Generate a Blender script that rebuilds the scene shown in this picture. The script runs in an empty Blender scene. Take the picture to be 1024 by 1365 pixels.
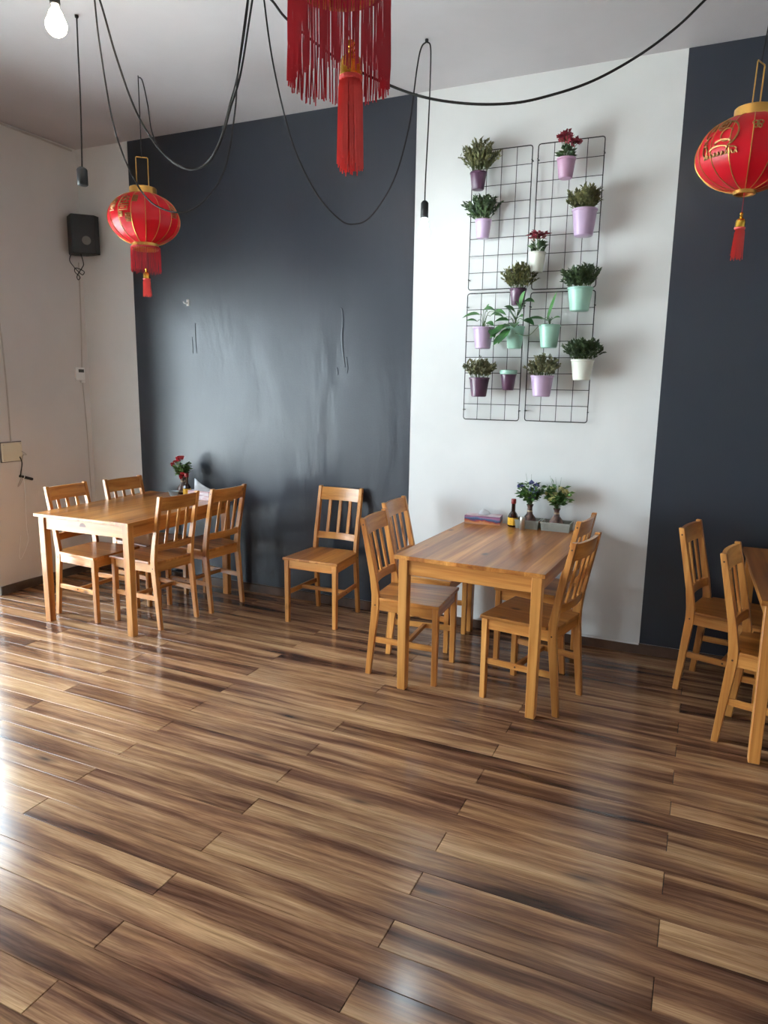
import bpy, bmesh, math, random
from mathutils import Vector, Matrix
random.seed(7)
scene = bpy.context.scene
COL = scene.collection

# ------------------------------------------------------------------ camera
CAM = Vector((4.6751, -4.3587, 1.5919))
F_PX, PITCH, ROLL, YAW = 937.48, 0.1797, 0.0156, -0.4263
def cam_axes():
    f0 = Vector((math.sin(YAW), math.cos(YAW), 0)); r0 = Vector((math.cos(YAW), -math.sin(YAW), 0)); u0 = Vector((0, 0, 1))
    fw = math.cos(PITCH) * f0 - math.sin(PITCH) * u0
    up = math.cos(PITCH) * u0 + math.sin(PITCH) * f0
    return math.cos(ROLL) * r0 + math.sin(ROLL) * up, -math.sin(ROLL) * r0 + math.cos(ROLL) * up, fw
_r, _u, _f = cam_axes()
cd = bpy.data.cameras.new('camera'); cam = bpy.data.objects.new('camera', cd); COL.objects.link(cam)
cd.sensor_fit = 'VERTICAL'; cd.sensor_height = 36.0; cd.lens = 36.0 * F_PX / 1365.0
cd.clip_start = 0.05
cam.matrix_world = Matrix(((_r.x, _u.x, -_f.x, CAM.x), (_r.y, _u.y, -_f.y, CAM.y), (_r.z, _u.z, -_f.z, CAM.z), (0, 0, 0, 1)))
scene.camera = cam

# ------------------------------------------------------------------ world, daylight, exposure
world = bpy.data.worlds.new('world'); scene.world = world; world.use_nodes = True
bg = world.node_tree.nodes['Background']
bg.inputs[0].default_value = (0.76, 0.88, 1.0, 1); bg.inputs[1].default_value = 19.0
sun_d = bpy.data.lights.new('street_sun', 'SUN'); sun_d.energy = 55.0; sun_d.angle = 0.009; sun_d.color = (0.90, 0.95, 1.0)
sun = bpy.data.objects.new('street_sun', sun_d); COL.objects.link(sun); sun.rotation_euler = Vector((0.03, -0.55, -0.83)).to_track_quat('-Z', 'Y').to_euler(); sun.location = (-6, 6, 9)
vs = scene.view_settings
vs.view_transform = 'Standard'; vs.look = 'None'; vs.gamma = 1.0; vs.use_curve_mapping = False; vs.exposure = 0.0
WIN_Y0, WIN_Y1, WIN_TOP = -4.75, -0.95, 2.32
def portal(name, loc, rot, sx, sy):
    ld = bpy.data.lights.new(name, 'AREA'); ld.shape = 'RECTANGLE'; ld.size = sx; ld.size_y = sy
    ld.cycles.is_portal = True
    o = bpy.data.objects.new(name, ld); COL.objects.link(o); o.location = loc; o.rotation_euler = rot
portal('window_daylight', (-0.05, (WIN_Y0 + WIN_Y1) / 2, WIN_TOP / 2), (0, -math.pi / 2, 0), WIN_TOP, WIN_Y1 - WIN_Y0)

ROOM_X, ROOM_Y, ROOM_Z = 8.0, -6.9, 3.355

# ------------------------------------------------------------------ materials
def new_mat(name):
    m = bpy.data.materials.new(name); m.use_nodes = True
    nt = m.node_tree; b = nt.nodes['Principled BSDF']
    return m, nt, b
def srgb(r, g, b):
    f = lambda c: (c / 255 / 12.92) if c / 255 <= 0.04045 else ((c / 255 + 0.055) / 1.055) ** 2.4
    return (f(r), f(g), f(b), 1)
def plain(name, col, rough=0.5, metal=0.0, spec=0.5, **kw):
    m, nt, b = new_mat(name)
    b.inputs['Base Color'].default_value = col; b.inputs['Roughness'].default_value = rough
    b.inputs['Metallic'].default_value = metal; b.inputs['Specular IOR Level'].default_value = spec
    for k, v in kw.items(): b.inputs[k].default_value = v
    return m
def N(nt, t, **kw):
    n = nt.nodes.new(t)
    for k, v in kw.items(): setattr(n, k, v)
    return n
def ramp(nt, stops, interp='LINEAR'):
    r = N(nt, 'ShaderNodeValToRGB'); e = r.color_ramp.elements; r.color_ramp.interpolation = interp
    while len(e) > 1: e.remove(e[-1])
    e[0].position, e[0].color = stops[0]
    for p, c in stops[1:]:
        x = e.new(p); x.color = c
    return r
def mix(nt, fac, a, b, mode='MIX'):
    n = N(nt, 'ShaderNodeMix', data_type='RGBA', blend_type=mode)
    L = nt.links
    for s, v in ((n.inputs[0], fac), (n.inputs[6], a), (n.inputs[7], b)):
        if hasattr(v, 'is_linked'): L.new(v, s)
        else: s.default_value = v
    return n.outputs[2]
def offset_coords(nt, spread=17.0):
    tc = N(nt, 'ShaderNodeTexCoord'); oi = N(nt, 'ShaderNodeObjectInfo')
    mu = N(nt, 'ShaderNodeMath', operation='MULTIPLY'); mu.inputs[1].default_value = spread
    nt.links.new(oi.outputs['Random'], mu.inputs[0])
    va = N(nt, 'ShaderNodeVectorMath', operation='ADD')
    nt.links.new(tc.outputs['Object'], va.inputs[0]); nt.links.new(mu.outputs[0], va.inputs[1])
    return va.outputs[0], oi.outputs['Random'], tc.outputs['Object']
def scaled(nt, vec, sc):
    mp = N(nt, 'ShaderNodeMapping'); mp.inputs['Scale'].default_value = sc
    nt.links.new(vec, mp.inputs['Vector']); return mp.outputs[0]
def noise(nt, vec, scale=1.0, detail=4, rough=0.55, dist=0.0):
    n = N(nt, 'ShaderNodeTexNoise'); n.inputs['Scale'].default_value = scale; n.inputs['Detail'].default_value = detail
    n.inputs['Roughness'].default_value = rough; n.inputs['Distortion'].default_value = dist
    nt.links.new(vec, n.inputs['Vector']); return n.outputs[0]
def bump(nt, b, h, strength, dist=0.002):
    n = N(nt, 'ShaderNodeBump'); n.inputs['Strength'].default_value = strength; n.inputs['Distance'].default_value = dist
    nt.links.new(h, n.inputs['Height']); nt.links.new(n.outputs[0], b.inputs['Normal'])

def pine(name, axis, boards=None):
    m, nt, b = new_mat(name); L = nt.links
    vec, rnd, raw = offset_coords(nt)
    lo, hi = 1.1, 26.0
    sc = [hi, hi, hi]; sc[axis] = lo
    g = noise(nt, scaled(nt, vec, sc), 1.0, 5, 0.6, 0.5)
    sc2 = [7.0, 7.0, 7.0]; sc2[axis] = 0.8
    g2 = noise(nt, scaled(nt, vec, sc2), 1.0, 3, 0.5, 0.8)
    base = ramp(nt, [(0.25, srgb(164, 92, 38)), (0.45, srgb(204, 135, 66)), (0.62, srgb(224, 160, 86)), (0.8, srgb(232, 176, 104))])
    L.new(g, base.inputs[0])
    tone = ramp(nt, [(0.3, srgb(196, 186, 170)), (0.7, (1, 1, 1, 1))]); L.new(g2, tone.inputs[0])
    c = mix(nt, 1.0, base.outputs[0], tone.outputs[0], 'MULTIPLY')
    hv = N(nt, 'ShaderNodeHueSaturation'); L.new(c, hv.inputs['Color'])
    mr = N(nt, 'ShaderNodeMapRange'); mr.inputs[3].default_value = 0.95; mr.inputs[4].default_value = 1.14
    L.new(rnd, mr.inputs[0]); L.new(mr.outputs[0], hv.inputs['Value']); c = hv.outputs[0]
    if boards:
        ax, w = boards
        sx = N(nt, 'ShaderNodeSeparateXYZ'); L.new(raw, sx.inputs[0])
        dv = N(nt, 'ShaderNodeMath', operation='DIVIDE'); dv.inputs[1].default_value = w; L.new(sx.outputs[ax], dv.inputs[0])
        fl = N(nt, 'ShaderNodeMath', operation='FLOOR'); L.new(dv.outputs[0], fl.inputs[0])
        ad = N(nt, 'ShaderNodeMath', operation='ADD'); L.new(fl.outputs[0], ad.inputs[0]); L.new(rnd, ad.inputs[1])
        wn = N(nt, 'ShaderNodeTexWhiteNoise', noise_dimensions='1D'); L.new(ad.outputs[0], wn.inputs['W'])
        br = ramp(nt, [(0.0, srgb(205, 185, 160)), (1.0, (1, 1, 1, 1))]); L.new(wn.outputs['Value'], br.inputs[0])
        c = mix(nt, 1.0, c, br.outputs[0], 'MULTIPLY')
    # knots
    ks = [6.0, 6.0, 6.0]; ks[axis] = 3.2
    vo = N(nt, 'ShaderNodeTexVoronoi'); vo.inputs['Scale'].default_value = 1.0; L.new(scaled(nt, vec, ks), vo.inputs['Vector'])
    kr = ramp(nt, [(0.05, (1, 1, 1, 1)), (0.085, (0.55, 0.55, 0.55, 1)), (0.13, (0, 0, 0, 1))]); L.new(vo.outputs['Distance'], kr.inputs[0])
    c = mix(nt, kr.outputs[0], c, srgb(92, 44, 18))
    L.new(c, b.inputs['Base Color'])
    b.inputs['Roughness'].default_value = 0.32; b.inputs['Specular IOR Level'].default_value = 0.5
    b.inputs['Coat Weight'].default_value = 0.25; b.inputs['Coat Roughness'].default_value = 0.18
    bump(nt, b, g, 0.12, 0.001)
    return m

def floor_mat():
    m, nt, b = new_mat('laminate_planks'); L = nt.links
    vec, rnd, raw = offset_coords(nt, 41.0)
    wv = N(nt, 'ShaderNodeTexNoise'); wv.inputs['Scale'].default_value = 1.7; wv.inputs['Detail'].default_value = 2; L.new(vec, wv.inputs['Vector'])
    wsub = N(nt, 'ShaderNodeVectorMath', operation='MULTIPLY_ADD'); wsub.inputs[1].default_value = (0.0, 0.045, 0.0); L.new(wv.outputs['Color'], wsub.inputs[0]); L.new(vec, wsub.inputs[2])
    wvec = wsub.outputs[0]
    g_big = noise(nt, scaled(nt, wvec, (0.7, 10.0, 1)), 1.0, 6, 0.60, 0.35)
    g_mid = noise(nt, scaled(nt, wvec, (1.2, 34.0, 1)), 1.0, 8, 0.70, 0.4)
    g_fine = noise(nt, scaled(nt, vec, (9.0, 260.0, 1)), 1.0, 3, 0.6, 0.2)
    r1 = ramp(nt, [(0.33, srgb(74, 50, 42)), (0.44, srgb(126, 91, 70)), (0.53, srgb(168, 130, 97)), (0.68, srgb(202, 165, 124))]); L.new(g_big, r1.inputs[0])
    r2 = ramp(nt, [(0.32, srgb(122, 100, 92)), (0.47, srgb(214, 202, 192)), (0.62, (1, 1, 1, 1))]); L.new(g_mid, r2.inputs[0])
    c = mix(nt, 0.72, r1.outputs[0], r2.outputs[0], 'MULTIPLY')
    r3 = ramp(nt, [(0.3, srgb(206, 200, 196)), (0.6, (1, 1, 1, 1))]); L.new(g_fine, r3.inputs[0])
    c = mix(nt, 0.8, c, r3.outputs[0], 'MULTIPLY')
    # knots and smoky dark patches
    vo = N(nt, 'ShaderNodeTexVoronoi'); vo.inputs['Scale'].default_value = 1.0; L.new(scaled(nt, wvec, (2.1, 8.5, 1)), vo.inputs['Vector'])
    kr = ramp(nt, [(0.03, (1, 1, 1, 1)), (0.09, (0.55, 0.55, 0.55, 1)), (0.2, (0, 0, 0, 1))]); L.new(vo.outputs['Distance'], kr.inputs[0])
    gate = noise(nt, scaled(nt, vec, (1.3, 3.0, 1)), 1.0, 1)
    gr = ramp(nt, [(0.47, (0, 0, 0, 1)), (0.56, (0.9, 0.9, 0.9, 1))]); L.new(gate, gr.inputs[0])
    km = N(nt, 'ShaderNodeMath', operation='MULTIPLY'); L.new(kr.outputs[0], km.inputs[0]); L.new(gr.outputs[0], km.inputs[1])
    c = mix(nt, km.outputs[0], c, srgb(52, 42, 40))
    hv = N(nt, 'ShaderNodeHueSaturation'); L.new(c, hv.inputs['Color'])
    mr = N(nt, 'ShaderNodeMapRange'); mr.inputs[3].default_value = 0.98; mr.inputs[4].default_value = 1.24; L.new(rnd, mr.inputs[0]); L.new(mr.outputs[0], hv.inputs['Value'])
    L.new(hv.outputs[0], b.inputs['Base Color'])
    rr = noise(nt, scaled(nt, vec, (3, 5, 1)), 1.0, 3)
    rm = N(nt, 'ShaderNodeMapRange'); rm.inputs[3].default_value = 0.11; rm.inputs[4].default_value = 0.22; L.new(rr, rm.inputs[0]); L.new(rm.outputs[0], b.inputs['Roughness'])
    b.inputs['Specular IOR Level'].default_value = 0.55
    bump(nt, b, g_fine, 0.10, 0.0006)
    return m

def wall_paint(name, col, rough, var=0.04, bump_s=0.08, blotch=0.0, spec=0.5):
    m, nt, b = new_mat(name); L = nt.links
    tc = N(nt, 'ShaderNodeTexCoord'); v = tc.outputs['Object']
    n1 = noise(nt, v, 1.7, 4, 0.6, 0.3)
    lo = tuple(c * (1 - var * 2) for c in col[:3]) + (1,)
    r = ramp(nt, [(0.3, lo), (0.7, col)]); L.new(n1, r.inputs[0]); L.new(r.outputs[0], b.inputs['Base Color'])
    b.inputs['Specular IOR Level'].default_value = spec
    rm = N(nt, 'ShaderNodeMapRange'); rm.inputs[3].default_value = rough - 0.06; rm.inputs[4].default_value = rough + 0.06
    L.new(n1, rm.inputs[0]); L.new(rm.outputs[0], b.inputs['Roughness'])
    fine = noise(nt, v, 90.0, 3, 0.6)
    if blotch:
        big = noise(nt, scaled(nt, v, (3.2, 3.2, 1.1)), 1.0, 3, 0.55, 0.6)
        ad = N(nt, 'ShaderNodeMath', operation='MULTIPLY_ADD'); ad.inputs[1].default_value = blotch
        L.new(big, ad.inputs[0]); L.new(fine, ad.inputs[2]); bump(nt, b, ad.outputs[0], bump_s, 0.004)
    else:
        bump(nt, b, fine, bump_s, 0.002)
    return m

def noisy(name, c1, c2, scale, rough=0.5, **kw):
    m = plain(name, c1, rough, **kw); nt = m.node_tree; b = nt.nodes['Principled BSDF']
    vec, rnd, raw = offset_coords(nt, 9.0)
    n = noise(nt, vec, scale, 3); r = ramp(nt, [(0.35, c1), (0.65, c2)]); nt.links.new(n, r.inputs[0]); nt.links.new(r.outputs[0], b.inputs['Base Color'])
    return m
def emit(name, col, strength):
    m, nt, b = new_mat(name); b.inputs['Base Color'].default_value = (0.9, 0.9, 0.9, 1)
    b.inputs['Emission Color'].default_value = col; b.inputs['Emission Strength'].default_value = strength
    return m
def translucent(name, col, rough=0.35, fac=0.35):
    m, nt, b = new_mat(name); b.inputs['Base Color'].default_value = col; b.inputs['Roughness'].default_value = rough
    t = N(nt, 'ShaderNodeBsdfTranslucent'); t.inputs[0].default_value = col
    mx = N(nt, 'ShaderNodeMixShader'); mx.inputs[0].default_value = fac
    nt.links.new(b.outputs[0], mx.inputs[1]); nt.links.new(t.outputs[0], mx.inputs[2])
    nt.links.new(mx.outputs[0], nt.nodes['Material Output'].inputs[0]); return m
def glass_pane():
    m, nt, b = new_mat('window_glass'); nt.nodes.remove(b)
    t = N(nt, 'ShaderNodeBsdfTransparent'); t.inputs[0].default_value = (0.97, 0.99, 0.98, 1)
    g = N(nt, 'ShaderNodeBsdfGlossy'); g.inputs['Roughness'].default_value = 0.02
    fr = N(nt, 'ShaderNodeFresnel'); fr.inputs[0].default_value = 1.2
    mx = N(nt, 'ShaderNodeMixShader'); L = nt.links
    L.new(fr.outputs[0], mx.inputs[0]); L.new(t.outputs[0], mx.inputs[1]); L.new(g.outputs[0], mx.inputs[2])
    L.new(mx.outputs[0], nt.nodes['Material Output'].inputs[0]); return m

M = dict(
    pine_x=pine('pine_grain_long', 0), pine_y=pine('pine_grain_cross', 1), pine_z=pine('pine_grain_upright', 2),
    pine_seat=pine('pine_seat_boards', 0, (1, 0.075)), pine_top=pine('pine_table_boards', 1, (0, 0.085)),
    floor=floor_mat(),
    white=wall_paint('white_wall_paint', srgb(230, 230, 228), 0.55),
    left=wall_paint('side_wall_paint', srgb(218, 213, 209), 0.6),
    ceil=wall_paint('ceiling_paint', srgb(192, 187, 189), 0.55, 0.05),
    dark=wall_paint('charcoal_satin_paint', srgb(37, 43, 54), 0.36, 0.05, 0.12, 14.0, spec=0.65),
    base=noisy('brown_baseboard', srgb(98, 72, 56), srgb(70, 50, 40), 6.0, 0.4),
    basegrey=noisy('grey_brown_baseboard', srgb(96, 84, 76), srgb(74, 64, 60), 6.0, 0.4),
    subfloor=plain('dark_gap', srgb(30, 24, 20), 0.8),
    black=plain('black_plastic', srgb(20, 21, 24), 0.5), cable=plain('black_cable', srgb(20, 19, 20), 0.75),
    wire=plain('black_wire', srgb(22, 22, 24), 0.5),
    gold=plain('brushed_gold', srgb(196, 150, 78), 0.38, 0.75), goldbright=plain('bright_gold', srgb(222, 176, 70), 0.22, 1.0),
    red=translucent('red_lantern_silk', srgb(214, 20, 40)), fringe=plain('crimson_fringe', srgb(176, 26, 42), 0.5), tassel=plain('coral_tassel', srgb(226, 78, 72), 0.5),
    goldprint=plain('gold_print', srgb(150, 106, 58), 0.4, 0.5),
    bulb_cool=emit('cool_bulb_glow', (0.80, 0.93, 1.0, 1), 150.0), bulb_warm=emit('warm_bulb_glow', (1.0, 0.82, 0.60, 1), 60.0),
    lilac=plain('lilac_pot', srgb(192, 166, 196), 0.3), pink=plain('pink_pot', srgb(190, 148, 176), 0.35), plum=plain('plum_pot', srgb(88, 58, 80), 0.3),
    mint=plain('mint_pot', srgb(160, 204, 186), 0.3), cream=plain('cream_pot', srgb(226, 228, 216), 0.4),
    soil=noisy('soil', srgb(60, 46, 36), srgb(38, 30, 24), 60, 0.9),
    olive=noisy('olive_leaves', srgb(120, 120, 72), srgb(70, 74, 46), 22, 0.5), dgreen=noisy('dark_leaves', srgb(78, 100, 62), srgb(40, 60, 38), 22, 0.5),
    grey=noisy('grey_green_leaves', srgb(146, 144, 106), srgb(96, 98, 70), 22, 0.5), pothos=noisy('pothos_leaf', srgb(84, 136, 74), srgb(48, 92, 48), 9, 0.35),
    fresh=noisy('fresh_leaves', srgb(106, 142, 74), srgb(60, 98, 50), 14, 0.5), stem=plain('green_stem', srgb(84, 104, 56), 0.6),
    redflower=noisy('red_petals', srgb(150, 32, 52), srgb(106, 20, 40), 30, 0.6), pinkflower=noisy('pink_petals', srgb(206, 84, 104), srgb(160, 40, 66), 30, 0.6),
    scarlet=noisy('scarlet_petals', srgb(206, 44, 56), srgb(170, 26, 40), 30, 0.6), blueflower=noisy('violet_petals', srgb(132, 134, 184), srgb(96, 98, 150), 30, 0.7),
    creamflower=noisy('cream_petals', srgb(224, 216, 160), srgb(198, 190, 130), 30, 0.7),
    vase=noisy('mottled_vase', srgb(120, 92, 82), srgb(70, 54, 52), 38, 0.25), vaseband=plain('vase_band', srgb(176, 150, 120), 0.3),
    tray=plain('grey_plastic_basket', srgb(164, 168, 160), 0.5), bottle=plain('dark_brown_glass', srgb(42, 20, 12), 0.12), label=plain('yellow_label', srgb(232, 182, 48), 0.5),
    labelink=plain('label_ink', srgb(150, 70, 30), 0.5), redcap=plain('red_cap', srgb(140, 36, 34), 0.4), steel=plain('brushed_steel', srgb(190, 186, 178), 0.28, 0.9),
    tissue=translucent('white_tissue', srgb(238, 240, 242), 0.8, 0.3), clear=translucent('frosted_bowl', srgb(196, 210, 218), 0.25, 0.4),
    offwhite=plain('aged_white_plastic', srgb(222, 214, 190), 0.45), greyplastic=plain('grey_plastic', srgb(110, 104, 100), 0.5), greywire=plain('grey_wire', srgb(186, 178, 170), 0.6),
    whiteplastic=plain('white_plastic', srgb(232, 232, 230), 0.4), display=plain('display', srgb(84, 86, 82), 0.2), frame=plain('window_frame_metal', srgb(190, 192, 194), 0.4, 0.2),
    pave=noisy('pavement', srgb(226, 224, 218), srgb(212, 210, 204), 3, 0.9), glass=glass_pane(), bolt=plain('dark_bolt', srgb(70, 40, 22), 0.4), knot=plain('wood_knot', srgb(112, 62, 30), 0.4),
)
def stripes_mat():
    m, nt, b = new_mat('tissue_box_print'); L = nt.links
    tc = N(nt, 'ShaderNodeTexCoord'); sx = N(nt, 'ShaderNodeSeparateXYZ'); L.new(tc.outputs['Object'], sx.inputs[0])
    n = noise(nt, scaled(nt, tc.outputs['Object'], (9, 9, 22)), 1.0, 3, 0.5, 0.6)
    a = N(nt, 'ShaderNodeMath', operation='MULTIPLY_ADD'); a.inputs[1].default_value = 15.0; L.new(sx.outputs[2], a.inputs[0])
    q = N(nt, 'ShaderNodeMath', operation='MULTIPLY_ADD'); q.inputs[1].default_value = 0.8; q.inputs[2].default_value = -0.35; L.new(n, q.inputs[0]); L.new(q.outputs[0], a.inputs[2])
    r = ramp(nt, [(0.05, srgb(196, 150, 130)), (0.2, srgb(214, 150, 96)), (0.32, srgb(178, 70, 66)), (0.44, srgb(64, 78, 116)), (0.56, srgb(92, 120, 160)), (0.68, srgb(176, 116, 150)), (0.82, srgb(120, 84, 126)), (0.95, srgb(206, 190, 200))])
    L.new(a.outputs[0], r.inputs[0]); L.new(r.outputs[0], b.inputs['Base Color']); b.inputs['Roughness'].default_value = 0.4
    return m
M['boxprint'] = stripes_mat()
def pale_stripes():
    m, nt, b = new_mat('pale_box_print'); L = nt.links
    tc = N(nt, 'ShaderNodeTexCoord')
    n = noise(nt, scaled(nt, tc.outputs['Object'], (5, 5, 40)), 1.0, 2, 0.5, 0.5)
    r = ramp(nt, [(0.35, srgb(178, 150, 156)), (0.5, srgb(226, 214, 218)), (0.62, srgb(196, 138, 140))])
    L.new(n, r.inputs[0]); L.new(r.outputs[0], b.inputs['Base Color']); b.inputs['Roughness'].default_value = 0.4
    return m
M['palebox'] = pale_stripes()

# ------------------------------------------------------------------ mesh helpers
class MB:
    def __init__(s): s.v = []; s.f = []
    def box(s, x0, x1, y0, y1, z0, z1):
        i = len(s.v)
        s.v += [(x0, y0, z0), (x1, y0, z0), (x1, y1, z0), (x0, y1, z0), (x0, y0, z1), (x1, y0, z1), (x1, y1, z1), (x0, y1, z1)]
        s.f += [(i, i + 3, i + 2, i + 1), (i + 4, i + 5, i + 6, i + 7), (i, i + 1, i + 5, i + 4), (i + 1, i + 2, i + 6, i + 5), (i + 2, i + 3, i + 7, i + 6), (i + 3, i, i + 4, i + 7)]
        return s
    def loft(s, rings, caps=True):
        i0 = len(s.v); n = len(rings[0])
        for r in rings: s.v += [tuple(p) for p in r]
        for k in range(len(rings) - 1):
            a, b = i0 + k * n, i0 + (k + 1) * n
            for j in range(n):
                j2 = (j + 1) % n; s.f.append((a + j, a + j2, b + j2, b + j))
        if caps:
            s.f.append(tuple(i0 + j for j in range(n))[::-1]); s.f.append(tuple(i0 + (len(rings) - 1) * n + j for j in range(n)))
        return s
    def tube(s, pts, r, n=6, caps=True):
        pts = [Vector(p) for p in pts]; rings = []; ref = None
        for k, p in enumerate(pts):
            t = (pts[min(k + 1, len(pts) - 1)] - pts[max(k - 1, 0)])
            t = t.normalized() if t.length > 1e-9 else Vector((0, 0, 1))
            if ref is None: ref = Vector((1, 0, 0)) if abs(t.x) < 0.9 else Vector((0, 1, 0))
            a = (ref - t * ref.dot(t)).normalized(); ref = a; b = t.cross(a)
            rr = r[k] if isinstance(r, (list, tuple)) else r
            rings.append([p + (a * math.cos(2 * math.pi * j / n) + b * math.sin(2 * math.pi * j / n)) * rr for j in range(n)])
        return s.loft(rings, caps)
    def lathe(s, prof, n=24, c=(0, 0, 0), close=False):
        rings = [[(c[0] + r * math.cos(2 * math.pi * j / n), c[1] + r * math.sin(2 * math.pi * j / n), c[2] + z) for j in range(n)] for r, z in prof]
        s.loft(rings, not close)
        if close:
            pass
        return s
    def poly(s, pts):
        i = len(s.v); s.v += [tuple(p) for p in pts]; s.f.append(tuple(range(i, i + len(pts)))); return s
    def ball(s, c, r, n=8, sq=1.0):
        prof = [(r * math.sin(math.pi * k / (n // 2 + 1)), -r * sq * math.cos(math.pi * k / (n // 2 + 1))) for k in range(1, n // 2 + 1)]
        return s.lathe(prof, n, c)
    def mesh(s, name, mat, smooth=False, bev=0.0, seg=1):
        me = bpy.data.meshes.new(name); me.from_pydata(s.v, [], s.f); me.update()
        bm = bmesh.new(); bm.from_mesh(me)
        bmesh.ops.recalc_face_normals(bm, faces=bm.faces)
        if bev: bmesh.ops.bevel(bm, geom=list(bm.edges), offset=bev, segments=seg, affect='EDGES', profile=0.6)
        bm.to_mesh(me); bm.free()
        if smooth:
            me.polygons.foreach_set('use_smooth', [True] * len(me.polygons))
            if smooth != 'all': me.set_sharp_from_angle(angle=math.radians(40))
        me.materials.append(M[mat]); return me
    def build(s, name, mat, parent=None, smooth=False, bev=0.0, seg=1):
        return link(name, s.mesh(name, mat, smooth, bev, seg), parent)
def link(name, me, parent=None):
    o = bpy.data.objects.new(name, me); COL.objects.link(o)
    if parent: o.parent = parent
    return o
def tag(o, label, cat, group=None, kind=None):
    if label: o['label'] = label
    if cat: o['category'] = cat
    if group: o['group'] = group
    if kind: o['kind'] = kind
    return o
def thing(name, label, cat, loc=(0, 0, 0), rz=0.0, group=None):
    o = bpy.data.objects.new(name, None); COL.objects.link(o); o.location = loc; o.rotation_euler = (0, 0, rz); o.empty_display_size = 0.1
    return tag(o, label, cat, group)
def copy_tree(o, parent=None):
    c = o.copy(); COL.objects.link(c)
    if parent: c.parent = parent
    for ch in list(o.children): copy_tree(ch, c)
    return c
def struct(o): o['kind'] = 'structure'; return o
def smooth_path(pts, sub=6):
    P = [Vector(p) for p in pts]; out = []
    for i in range(len(P) - 1):
        p0, p1, p2, p3 = P[max(i - 1, 0)], P[i], P[i + 1], P[min(i + 2, len(P) - 1)]
        for k in range(sub):
            t = k / sub
            out.append(0.5 * ((2 * p1) + (p2 - p0) * t + (2 * p0 - 5 * p1 + 4 * p2 - p3) * t * t + (3 * p1 - p0 - 3 * p2 + p3) * t ** 3))
    out.append(P[-1]); return out

# ------------------------------------------------------------------ setting
floor = struct(MB().box(-0.2, ROOM_X + 0.2, ROOM_Y - 0.2, 0.2, -0.15, -0.0125).build('floor', 'subfloor'))
PW, PL, POX, POY = 0.1176, 0.7295, 4.6771, -2.6331
FULL = {}
def plank_mesh(l, w):
    key = (round(l, 4), round(w, 4))
    if key not in FULL:
        g, e, c = 0.0006, 0.0011, 0.0012
        x0, x1, y0, y1 = e, l - e, g, w - g
        rings = [[(x0, y0, -0.0124), (x1, y0, -0.0124), (x1, y1, -0.0124), (x0, y1, -0.0124)], [(x0, y0, -c), (x1, y0, -c), (x1, y1, -c), (x0, y1, -c)],
                 [(x0 + c, y0 + c, 0), (x1 - c, y0 + c, 0), (x1 - c, y1 - c, 0), (x0 + c, y1 - c, 0)]]
        FULL[key] = MB().loft(rings).mesh('plank', 'floor')
    return FULL[key]
rest = MB()
for i in range(-40, 24):
    y0 = max(POY + i * PW, ROOM_Y); y1 = min(POY + (i + 1) * PW, -0.001)
    if y1 - y0 < 0.01: continue
    off = POX if i % 2 == 0 else POX - PL
    k = -5
    while True:
        xa = off + k * 2 * PL; xb = xa + 2 * PL; k += 1
        if xa > ROOM_X: break
        a, b = max(xa, 0.001), min(xb, ROOM_X)
        if b - a < 0.01: continue
        if y0 > -4.2:
            o = link('plank', plank_mesh(b - a, y1 - y0), floor); o.location = (a, y0, random.uniform(-0.0004, 0.0))
        else:
            rest.box(a + .001, b - .001, y0 + .0006, y1 - .0006, -0.0124, 0.0)
tag(rest.build('planks', 'floor', floor), None, None, kind='stuff')

ceiling = struct(MB().box(-0.2, ROOM_X + 0.2, ROOM_Y - 0.2, 0.2, ROOM_Z, ROOM_Z + 0.2).build('ceiling', 'ceil'))
wb = struct(MB().box(-0.2, ROOM_X + 0.2, 0, 0.2, -0.15, ROOM_Z).build('wall_back', 'white'))
for xa, xb in ((0.5305, 2.8768), (4.416, ROOM_X - 0.001)):
    p = MB().box(xa, xb, -0.0015, 0.0, 0.066, ROOM_Z - 0.001).build('painted_panel', 'dark', wb); p['label'] = 'charcoal painted wall panel'
for pts, w_ in (([(2.345, 2.10), (2.362, 2.08), (2.368, 2.00), (2.362, 1.92), (2.366, 1.83), (2.376, 1.76), (2.386, 1.70)], .009), ([(2.398, 1.77), (2.405, 1.70), (2.402, 1.66)], .006), ([(2.325, 1.70), (2.330, 1.65)], .007), ([(1.118, 2.02), (1.116, 1.90), (1.122, 1.80)], .005), ([(1.085, 1.92), (1.088, 1.80)], .004)):
    m = MB(); P_ = smooth_path([(x, 0, z) for x, z in pts], 5); n_ = len(P_)
    m.loft([[(p.x + w_ * (.35 + .65 * math.sin(math.pi * (k + .5) / n_)) * math.cos(a), -.0015 - .0035 * max(0, math.sin(a)) * math.sin(math.pi * (k + .5) / n_), p.z) for a in [math.pi * q / 6 for q in range(7)]] for k, p in enumerate(P_)])
    m.build('paint_run', 'dark', wb, smooth='all')
wl = MB()
wl.box(-0.2, 0, WIN_Y1, -0.0001, -0.15, ROOM_Z); wl.box(-0.2, 0, WIN_Y0, WIN_Y1, WIN_TOP, ROOM_Z); wl.box(-0.2, 0, ROOM_Y, WIN_Y0, -0.15, ROOM_Z); wl.box(-0.2, 0, WIN_Y0, WIN_Y1, -0.15, 0)
struct(wl.build('wall_left', 'left'))
struct(MB().box(ROOM_X, ROOM_X + 0.2, ROOM_Y, -0.0001, -0.15, ROOM_Z).build('wall_right', 'white'))
struct(MB().box(-0.2, ROOM_X + 0.2, ROOM_Y - 0.2, ROOM_Y, -0.15, ROOM_Z).build('wall_rear', 'white'))
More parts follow.
